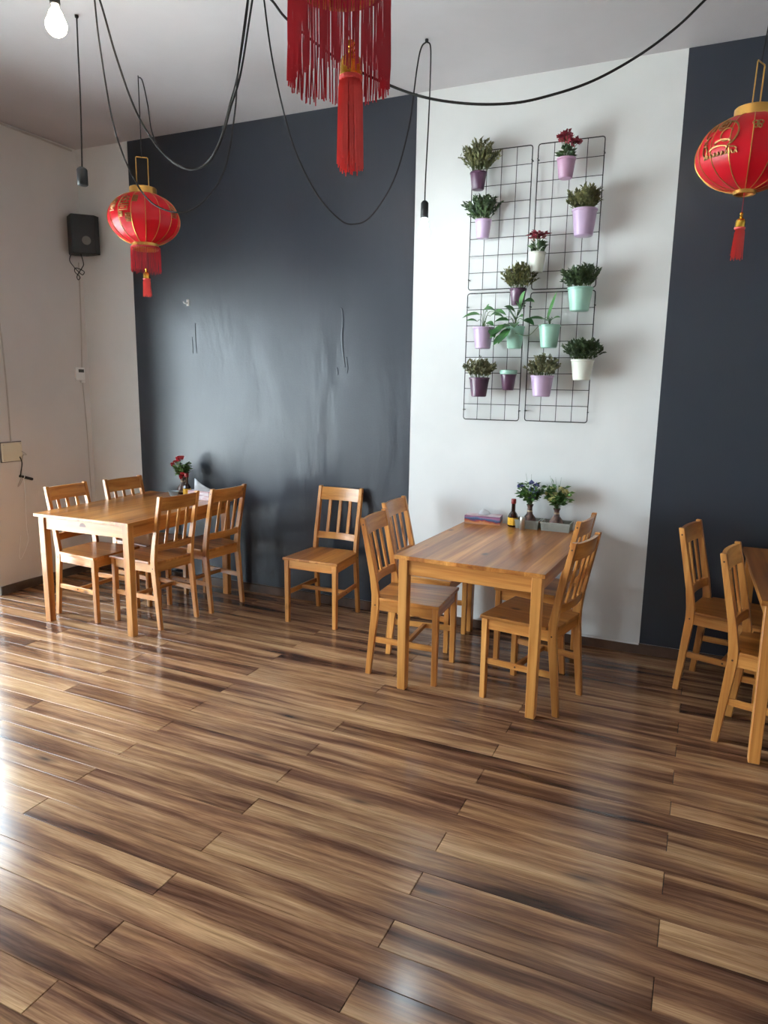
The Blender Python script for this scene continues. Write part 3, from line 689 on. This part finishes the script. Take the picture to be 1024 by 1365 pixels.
MB().lathe([(.022, 0), (.026, .002), (.040, .036), (.0415, .038), (.038, .037), (.024, .006), (.003, .004)], 24).build('bowl', 'clear', bw, smooth=True)

# ------------------------------------------------------------------ cables
def cable(label, pts, r=.0036, name='hanging_cable', mat='cable', cat='cable', group='black cables looped from the ceiling'):
    return tag(MB().tube(smooth_path(pts, 8), r, 8).build(name, mat, None, smooth=True), label, cat, group)
ZC = ROOM_Z - .003
cable('black cable hanging in the deepest loop, passing the corner lantern', [(2.139,-1.856,ZC),(2.148,-1.852,3.180),(2.159,-1.847,3.006),(2.195,-1.832,2.709),(2.253,-1.807,2.511),(2.334,-1.773,2.377),(2.447,-1.725,2.331),(2.550,-1.682,2.373),(2.646,-1.641,2.514),(2.691,-1.622,2.742),(2.706,-1.616,2.891),(2.750,-1.597,3.181),(2.776,-1.586,ZC)])
cable('black cable in a shallower loop above the deepest one', [(2.104,-1.855,ZC),(2.159,-1.831,3.180),(2.209,-1.810,2.977),(2.274,-1.783,2.770),(2.344,-1.753,2.634),(2.418,-1.722,2.552),(2.499,-1.687,2.516),(2.571,-1.657,2.544),(2.625,-1.634,2.636),(2.667,-1.616,2.772),(2.709,-1.598,2.906),(2.759,-1.577,3.181),(2.790,-1.565,ZC)], .0044)
cable('black cable running over the ceiling hook of the corner lantern', [(1.462,-.866,ZC - .012),(1.523,-.899,3.299),(1.587,-.934,3.151),(1.646,-.967,2.974),(1.861,-1.086,2.787),(2.102,-1.219,2.677),(2.300,-1.329,2.659),(2.447,-1.410,2.722),(2.549,-1.466,2.843),(2.639,-1.516,2.959),(2.734,-1.568,3.197),(2.764,-1.598,ZC)])
cable('black cable swagging from the bundle to the hook of the cool-white bulb', [(2.800,-1.576,ZC),(2.807,-1.558,3.188),(2.824,-1.515,2.940),(2.860,-1.425,2.659),(2.908,-1.306,2.476),(2.959,-1.179,2.382),(2.995,-1.089,2.367),(3.041,-.973,2.426),(3.099,-.831,2.626),(3.136,-.736,2.900),(3.156,-.688,3.198),(3.166,-.661,3.300),(3.178,-.628,3.336)], .0038)
cable('thick grey-black cable swagging across in front of the white wall', [(2.655,-1.458,ZC),(2.754,-1.420,3.259),(2.826,-1.393,3.174),(3.015,-1.322,3.028),(3.189,-1.257,2.934),(3.379,-1.186,2.861),(3.567,-1.115,2.829),(3.754,-1.045,2.827),(3.906,-.988,2.855),(4.085,-.920,2.914),(4.259,-.855,3.010),(4.399,-.802,3.116),(4.507,-.762,3.224),(4.626,-.717,ZC)], .0058, mat='cable')

# ------------------------------------------------------------------ bulbs
def bulb_mesh(m, r=.031, l=.105):
    return m.lathe([(.013, 0), (.014, -l * .10), (r * .62, -l * .25)] + [(r * math.sin(a), -(l - r) + r * math.cos(a)) for a in [math.radians(q) for q in (50, 65, 80, 95, 110, 125, 140, 155, 168, 179)]], 24)
def pendant(label, hook, ztop, bulbmat, drop_pts, tilt=0, sw=1.0, br=.031, bl=.105):
    root = thing('pendant_light', label, 'pendant light', (hook[0], hook[1], ztop), tilt, 'bare pendant lights on black cords')
    MB().lathe([(r_ * sw, z_) for r_, z_ in ((.004, .090), (.010, .088), (.018, .080), (.0205, .074), (.0205, .004), (.018, 0), (.010, -.001))], 20).build('socket', 'black', root, smooth=True)
    MB().tube(smooth_path([(p[0] - hook[0], p[1] - hook[1], p[2] - ztop) for p in drop_pts], 6), .0036, 8).build('cord', 'cable', root, smooth=True)
    if bulbmat: bulb_mesh(MB(), br, bl).build('bulb', bulbmat, root, smooth=True)
    MB().lathe([(.009, ZC - ztop), (.009, ZC - .010 - ztop), (.004, ZC - .014 - ztop)], 10, c=(drop_pts[0][0] - hook[0], drop_pts[0][1] - hook[1], 0)).build('ceiling_hook', 'black', root)
    return root
HX, HY = 3.188, -.617
pendant('lit cool-white bulb on a black cord near the wall panel edge', (HX, HY), 2.478, 'bulb_cool', [(HX - .008, HY - .006, 3.338), (HX + .008, HY + .004, 3.325), (HX + .012, HY + .006, 3.24), (HX + .010, HY + .004, 3.0), (HX + .002, HY, 2.7), (HX, HY, 2.567)])
pendant('empty black lamp socket on a cord without a bulb', (1.657, -1.51), 2.570, None, [(1.680, -1.51, ZC - .012), (1.676, -1.51, 3.15), (1.672, -1.51, 2.92), (1.659, -1.51, 2.66)], sw=1.3)
pendant('lit warm-white bulb hanging beside the empty lamp socket', (2.088, -2.008), 3.105, 'bulb_warm', [(2.088, -2.008, ZC - .012), (2.088, -2.008, 3.26), (2.088, -2.008, 3.194)], br=.042, bl=.120)

pendant('lit warm-white bulb on a short cord in front of the wire grids', (4.22, -1.72), 3.12, 'bulb_warm', [(4.22, -1.72, ZC - .012), (4.22, -1.72, 3.26), (4.22, -1.72, 3.209)])
# ------------------------------------------------------------------ lanterns
def lantern(label, c, bot_r, fringe_r, fringe_l, tassel_drop, tassel_l, tassel_off=(0, 0), cord_to=None, motif='seal', face=0.0, tilt=0.0, nfr=130, fr_r=.0011, hrot=0.0, scl=1.0):
    root = thing('paper_lantern', label, 'lantern', c, 0, 'red and gold lanterns hung from the ceiling')
    root.rotation_euler = (0, tilt, 0); root.scale = (scl, scl, scl)
    R, Hh = .210, .1425; b_t = .1526
    def rz(z):
        if z < 0 and bot_r < .07:
            bb = Hh / math.sqrt(1 - (bot_r / R) ** 2); return R * math.sqrt(max(0, 1 - (z / bb) ** 2))
        return R * math.sqrt(max(0, 1 - (z / b_t) ** 2))
    NP, SEG = 16, 6; n = NP * SEG; rings = []
    K = 26
    zs = [-Hh + 2 * Hh * (0.5 - 0.5 * math.cos(math.pi * k / K)) for k in range(K + 1)]
    for z in zs:
        r0 = rz(z); rings.append([(r0 * (1 - .022 * abs(math.sin(math.pi * j / SEG)) ** .8) * math.cos(2 * math.pi * j / n), r0 * (1 - .022 * abs(math.sin(math.pi * j / SEG)) ** .8) * math.sin(2 * math.pi * j / n), z) for j in range(n)])
    globe = MB().loft(rings, False).build('globe', 'red', root, smooth='all')
    ribm = MB().tube([((rz(z) + .0006) , 0, z) for z in zs], .0019, 5).mesh('rib', 'gold', smooth=True)
    for k in range(NP):
        o = link('rib', ribm, globe); o.rotation_euler = (0, 0, 2 * math.pi * k / NP)
    rt = rz(Hh)
    MB().lathe([(rt - .004, Hh - .006), (rt + .004, Hh - .004), (rt + .004, Hh + .034), (rt + .001, Hh + .037), (rt - .006, Hh + .036), (rt - .006, Hh - .004)], 36, close=True).build('top_collar', 'gold', root, smooth=True)
    rb = rz(-Hh); hcol = .032 if bot_r > .06 else .012
    MB().lathe([(rb - .004, -Hh + .006), (rb + .004, -Hh + .004), (rb + .004, -Hh - hcol), (rb, -Hh - hcol - .003), (rb - .006, -Hh - hcol), (rb - .006, -Hh + .004)], 36, close=True).build('bottom_collar', 'gold', root, smooth=True)
    hd = MB(); ca, sa = math.cos(face + 1.57 + hrot), math.sin(face + 1.57 + hrot)
    hw = .034
    hd.tube([(hw * ca, hw * sa, Hh + .0), (hw * ca, hw * sa, Hh + .205), (hw * .9 * ca, hw * .9 * sa, Hh + .21), (-hw * .9 * ca, -hw * .9 * sa, Hh + .21), (-hw * ca, -hw * sa, Hh + .205), (-hw * ca, -hw * sa, Hh + .0)], .0030, 6)
    hd.tube([(rt * ca, rt * sa, Hh + .004), (-rt * ca, -rt * sa, Hh + .004)], .0025, 6)
    hd.build('handle', 'gold', root, smooth=True)
    if cord_to:
        pts = [((p[0] - c[0]) / scl, (p[1] - c[1]) / scl, (p[2] - c[2]) / scl) for p in cord_to]
        MB().tube(smooth_path(pts + [(0, 0, Hh + .209)], 6), .0032, 6).build('cord', 'cable', root, smooth=True)
    zb = -Hh - hcol
    if fringe_l:
        m = MB()
        for k in range(nfr):
            a = 2 * math.pi * k / nfr + random.uniform(-.02, .02); l = fringe_l * random.uniform(.88, 1.0); rr = fringe_r * random.uniform(.985, 1.015)
            pts = []
            ph = random.uniform(0, 6.28)
            for q in range(6):
                t = q / 5; wob = .0028 * t * math.sin(ph + 5 * t)
                pts.append(((rr + wob) * math.cos(a + wob * 3), (rr + wob) * math.sin(a + wob * 3), zb + .012 - l * t))
            m.tube(pts, fr_r, 3, False)
        m.build('fringe', 'fringe', root)['kind'] = 'stuff'
        MB().lathe([(fringe_r - .002, zb + .016), (fringe_r + .0015, zb + .014), (fringe_r + .0015, zb + .006), (fringe_r - .002, zb + .004)], 36, close=True).build('fringe_band', 'fringe', root, smooth=True)
    # tassel
    tx, ty = tassel_off; zt = zb - tassel_drop
    MB().tube([(0, 0, zb + .02), (tx * .6, ty * .6, zb - tassel_drop * .5), (tx, ty, zt + .03)], .0016, 6).build('tassel_cord', 'fringe', root, smooth=True)
    tp = MB().lathe([(.002, .034), (.006, .032), (.008, .026), (.005, .020), (.008, .016), (.006, .012), (.004, .010)], 14, (tx, ty, zt)).build('bead', 'goldbright', root, smooth=True)
    MB().lathe([(.003, .011), (.010, .009), (.018, .002), (.0205, -.008), (.0210, -.030), (.0195, -.031), (.0190, -.012)], 20, (tx, ty, zt)).build('tassel_cap', 'goldbright', root, smooth=True)
    m = MB()
    for k in range(90):
        a = random.uniform(0, 6.283); r0 = .019 * math.sqrt(random.random()) ; r1 = .0265 * math.sqrt(random.uniform(.15, 1)); l = tassel_l * random.uniform(.86, 1)
        m.tube([(tx + r0 * math.cos(a), ty + r0 * math.sin(a), zt - .026), (tx + (r0 * .4 + r1 * .6) * math.cos(a), ty + (r0 * .4 + r1 * .6) * math.sin(a), zt - .05), (tx + r1 * math.cos(a + .1), ty + r1 * math.sin(a + .1), zt - .028 - l)], .0013, 3, False)
    m.lathe([(.0195, -.027), (.0225, -.030), (.0215, -.036), (.017, -.036)], 18, (tx, ty, zt), close=True)
    m.build('tassel', 'tassel', root)['kind'] = 'stuff'
    # gold printed decoration
    def on(u, v): # u angle (rad) towards viewer's right positive, v height
        a = face + u; rr = rz(v) * .9965 + .0012; return (rr * math.cos(a), rr * math.sin(a), v)
    g = MB()
    def stroke(pts, w=.0022):
        sp = []
        for (u0, v0), (u1, v1) in zip(pts, pts[1:]):
            for q in range(5): sp.append((u0 + (u1 - u0) * q / 5, v0 + (v1 - v0) * q / 5))
        sp.append(pts[-1]); g.tube([on(u, v) for u, v in sp], w * 1.25, 4)
    if motif == 'seal':
        def glyph(u, v, s):
            for q in ((-1, 1, 1, 1), (-1, .5, 1, .5), (-1, 0, 1, 0), (-.7, 1.2, -.7, -.1), (.7, 1.2, .7, -.1), (0, 1.3, 0, 0), (-1, -.35, 1, -.35), (-.8, -.35, -.8, -1), (.8, -.35, .8, -1), (-.8, -1, .8, -1), (-.4, -.65, .4, -.65)):
                stroke([(u + q[0] * s * 4.6, v + q[1] * s), (u + q[2] * s * 4.6, v + q[3] * s)], .0024)
        glyph(-.60, .050, .038); glyph(-.26, .080, .018); glyph(-.44, -.030, .020); glyph(-1.02, .045, .030); glyph(-.66, -.012, .012); glyph(.95, .03, .03)
    else:
        def arc(u, v, ru, rv, a0, a1, w=.0022): stroke([(u + ru * math.cos(a0 + (a1 - a0) * k / 12), v + rv * math.sin(a0 + (a1 - a0) * k / 12)) for k in range(13)], w)
        u0, v0 = -.62, .035
        arc(u0 + .12, v0 + .005, .26, .052, -1.2, 2.2, .0034); arc(u0 + .02, v0 + .045, .12, .022, 0, 6.28, .0030); arc(u0 + .0, v0 + .045, .06, .010, 0, 6.28, .003); arc(u0 - .28, v0 + .03, .08, .03, 0, 5.5, .0026)
        arc(u0 - .26, v0 + .045, .05, .012, 0, 6.28); arc(u0 + .10, v0 - .03, .16, .012, 0, 3.14, .0032); arc(u0 + .02, v0 - .055, .20, .016, .3, 2.9, .003); arc(u0 - .30, v0 - .045, .06, .020, 0, 6.28, .0026)
        arc(u0 + .16, v0 + .0, .12, .026, .5, 5.5, .0024); arc(u0 + .28, v0 - .06, .10, .010, 0, 3.14)
        for k in range(9): stroke([(u0 - .34 + k * .085, v0 - .075), (u0 - .31 + k * .085, v0 - .062), (u0 - .28 + k * .085, v0 - .075)], .0024)
        for k in range(12):
            uu, vv = u0 - .36 + .03 * (k % 4), v0 - .005 - .010 * (k // 4); stroke([(uu, vv), (uu + .012, vv - .003)], .0026)
        ub, vb = .10, .062
        for s_ in (-1, 1): arc(ub + s_ * .055, vb + .006, .045, .009, 0, 6.28, .0024); arc(ub + s_ * .04, vb - .010, .03, .007, 0, 6.28, .0022)
        stroke([(ub, vb + .014), (ub, vb - .016)], .0026)
    g.build('gold_motif', 'goldprint', globe)['kind'] = 'stuff'
    return root
def facing(c): return math.atan2(CAM.y - c[1], CAM.x - c[0])
cL = (1.457, -.861, 2.553)
lantern('round red lantern with short fringe and small tassel near the room corner', cL, .075, .086, .150, .140, .110, cord_to=[(1.457, -.861, ZC), (1.457, -.861, 3.1)], face=facing(cL))
cR = (4.733, -1.066, 2.500)
lantern('red lantern with single tassel and no fringe, above the bare table', cR, .040, 0, 0, .105, .135, cord_to=[(4.752, -1.030, ZC), (4.748, -1.040, 3.1)], motif='figures', face=facing(cR), tilt=.03, hrot=1.15, scl=.935)
cC = (3.990, -3.085, 2.480)
lantern('red lantern with long crimson fringe and large gold-capped tassel, hanging from the ceiling', cC, .075, .093, .185, .120, .170, tassel_off=(.022, .006), cord_to=[(3.990, -3.085, ZC), (3.990, -3.085, 3.0)], face=facing(cC), nfr=190, fr_r=.0013)

# ------------------------------------------------------------------ left wall fixtures
sp = thing('speaker', 'black wedge speaker mounted high in the room corner', 'speaker', (.115, -.085, 2.55))
m = MB(); out = [(-.10, -.055), (.02, -.125), (.135, -.005), (.125, .050), (-.02, .055), (-.095, .0)]
m.loft([[(x, y, 0) for x, y in out], [(x, y, .285) for x, y in out]]); m.build('cabinet', 'black', sp, bev=.006, seg=2)
m = MB(); d = Vector((.115, .12, 0)).normalized(); n_ = Vector((d.y, -d.x, 0))
c0 = Vector((.092, -.052, .095)); m.tube([tuple(c0), tuple(c0 + n_ * .006)], .032, 20); m.build('badge', 'greyplastic', sp, smooth=True)
MB().tube(smooth_path([(-.09, -.04, .01), (-.10, -.05, -.04), (-.06, -.05, -.09), (0, -.05, -.14), (.03, -.05, -.155), (.045, -.05, -.13), (-.04, -.05, -.10), (-.05, -.05, -.13), (.0, -.05, -.17), (-.02, -.05, -.19), (-.03, -.05, -.16), (.03, -.05, -.10), (.045, -.05, -.07), (.02, -.05, .01)], 6), .0032, 6).build('cable', 'cable', sp, smooth=True)
bxr = thing('cable_box', 'cream square cover box on the side wall with dangling wires', 'junction box', (.001, -.775, .988))
MB().box(.0, .024, -.083, .083, 0, .138).build('cover', 'offwhite', bxr, bev=.006, seg=2)
m = MB(); m.box(.0, .012, -.090, .090, -.006, .145); m.build('back_plate', 'greyplastic', bxr, bev=.003)
m = MB()
for y, z in ((-.07, .125), (.07, .125), (-.07, .014), (.07, .014)): m.tube([(.0235, y, z), (.0256, y, z)], .004, 8)
m.build('screw', 'steel', bxr)
m = MB(); m.tube(smooth_path([(.007, .005, .138), (.007, .006, .5), (.007, -.005, .9), (.007, -.035, 1.4), (.007, -.06, ROOM_Z - 1.02)], 6), .005, 6); m.build('supply_cable', 'greywire', bxr, smooth=True)
MB().tube(smooth_path([(.026, .055, .03), (.030, .066, -.02), (.028, .052, -.09), (.026, .048, -.115)], 6), .004, 6).build('flex', 'cable', bxr, smooth=True)
MB().tube(smooth_path([(.026, .075, .07), (.03, .11, .04), (.028, .08, .035), (.028, .062, -.05), (.028, .055, -.12), (.026, .02, -.19), (.026, .045, -.17), (.026, .07, -.12)], 6), .003, 6).build('loose_wire', 'greywire', bxr, smooth=True)
ad = thing('cable_plug', 'black inline plug dangling on the side wall under the cover box', 'plug', (.022, -.728, .873))
m = MB(); m.tube([(0, 0, 0), (.0, .105, -.036)], .011, 10); m.build('plug_body', 'black', ad, smooth=True)
m = MB(); m.tube([(0, .028, -.0096), (0, .034, -.0117)], .0116, 10); m.build('band', 'whiteplastic', ad)
MB().tube(smooth_path([(0, .03, -.012), (0, .035, -.10), (0, .025, -.38), (0, .03, -.50), (0, -.02, -.60), (0, -.05, -.63), (0, -.055, -.58), (0, -.03, -.45)], 6), .002, 5).build('thin_cord', 'whiteplastic', ad, smooth=True)
th = thing('thermostat', 'small white thermostat on the side wall next to the corner', 'thermostat', (0, -.100, 1.588))
MB().box(0, .022, -.045, .045, 0, .100).build('housing', 'whiteplastic', th, bev=.003)
MB().box(.0205, .0228, -.020, .034, .060, .085).build('screen', 'display', th)
MB().box(0, .020, .005, .045, -.022, -.003).build('clip', 'whiteplastic', th, bev=.002)
MB().tube(smooth_path([(.005, .03, -.02), (.005, .045, -.4), (.005, .05, -.9), (.005, .055, -1.4), (.005, .06, -1.51)], 5), .0035, 5).build('lead', 'greywire', th, smooth=True)
MB().tube(smooth_path([(.007, .03, .10), (.007, .05, .5), (.007, .06, .92)], 5), .005, 5).build('lead', 'greywire', th, smooth=True)
hk = thing('wall_hook', 'tiny white hook stuck on the charcoal panel', 'hook', (1.056, -.002, 2.168))
MB().box(-.013, .013, -.006, 0, -.022, .026).build('plate', 'whiteplastic', hk, bev=.003)
MB().tube(smooth_path([(0, -.006, .0), (-.005, -.020, -.006), (-.018, -.024, 0), (-.026, -.020, .008)], 4), .005, 8).build('hook', 'whiteplastic', hk, smooth=True)
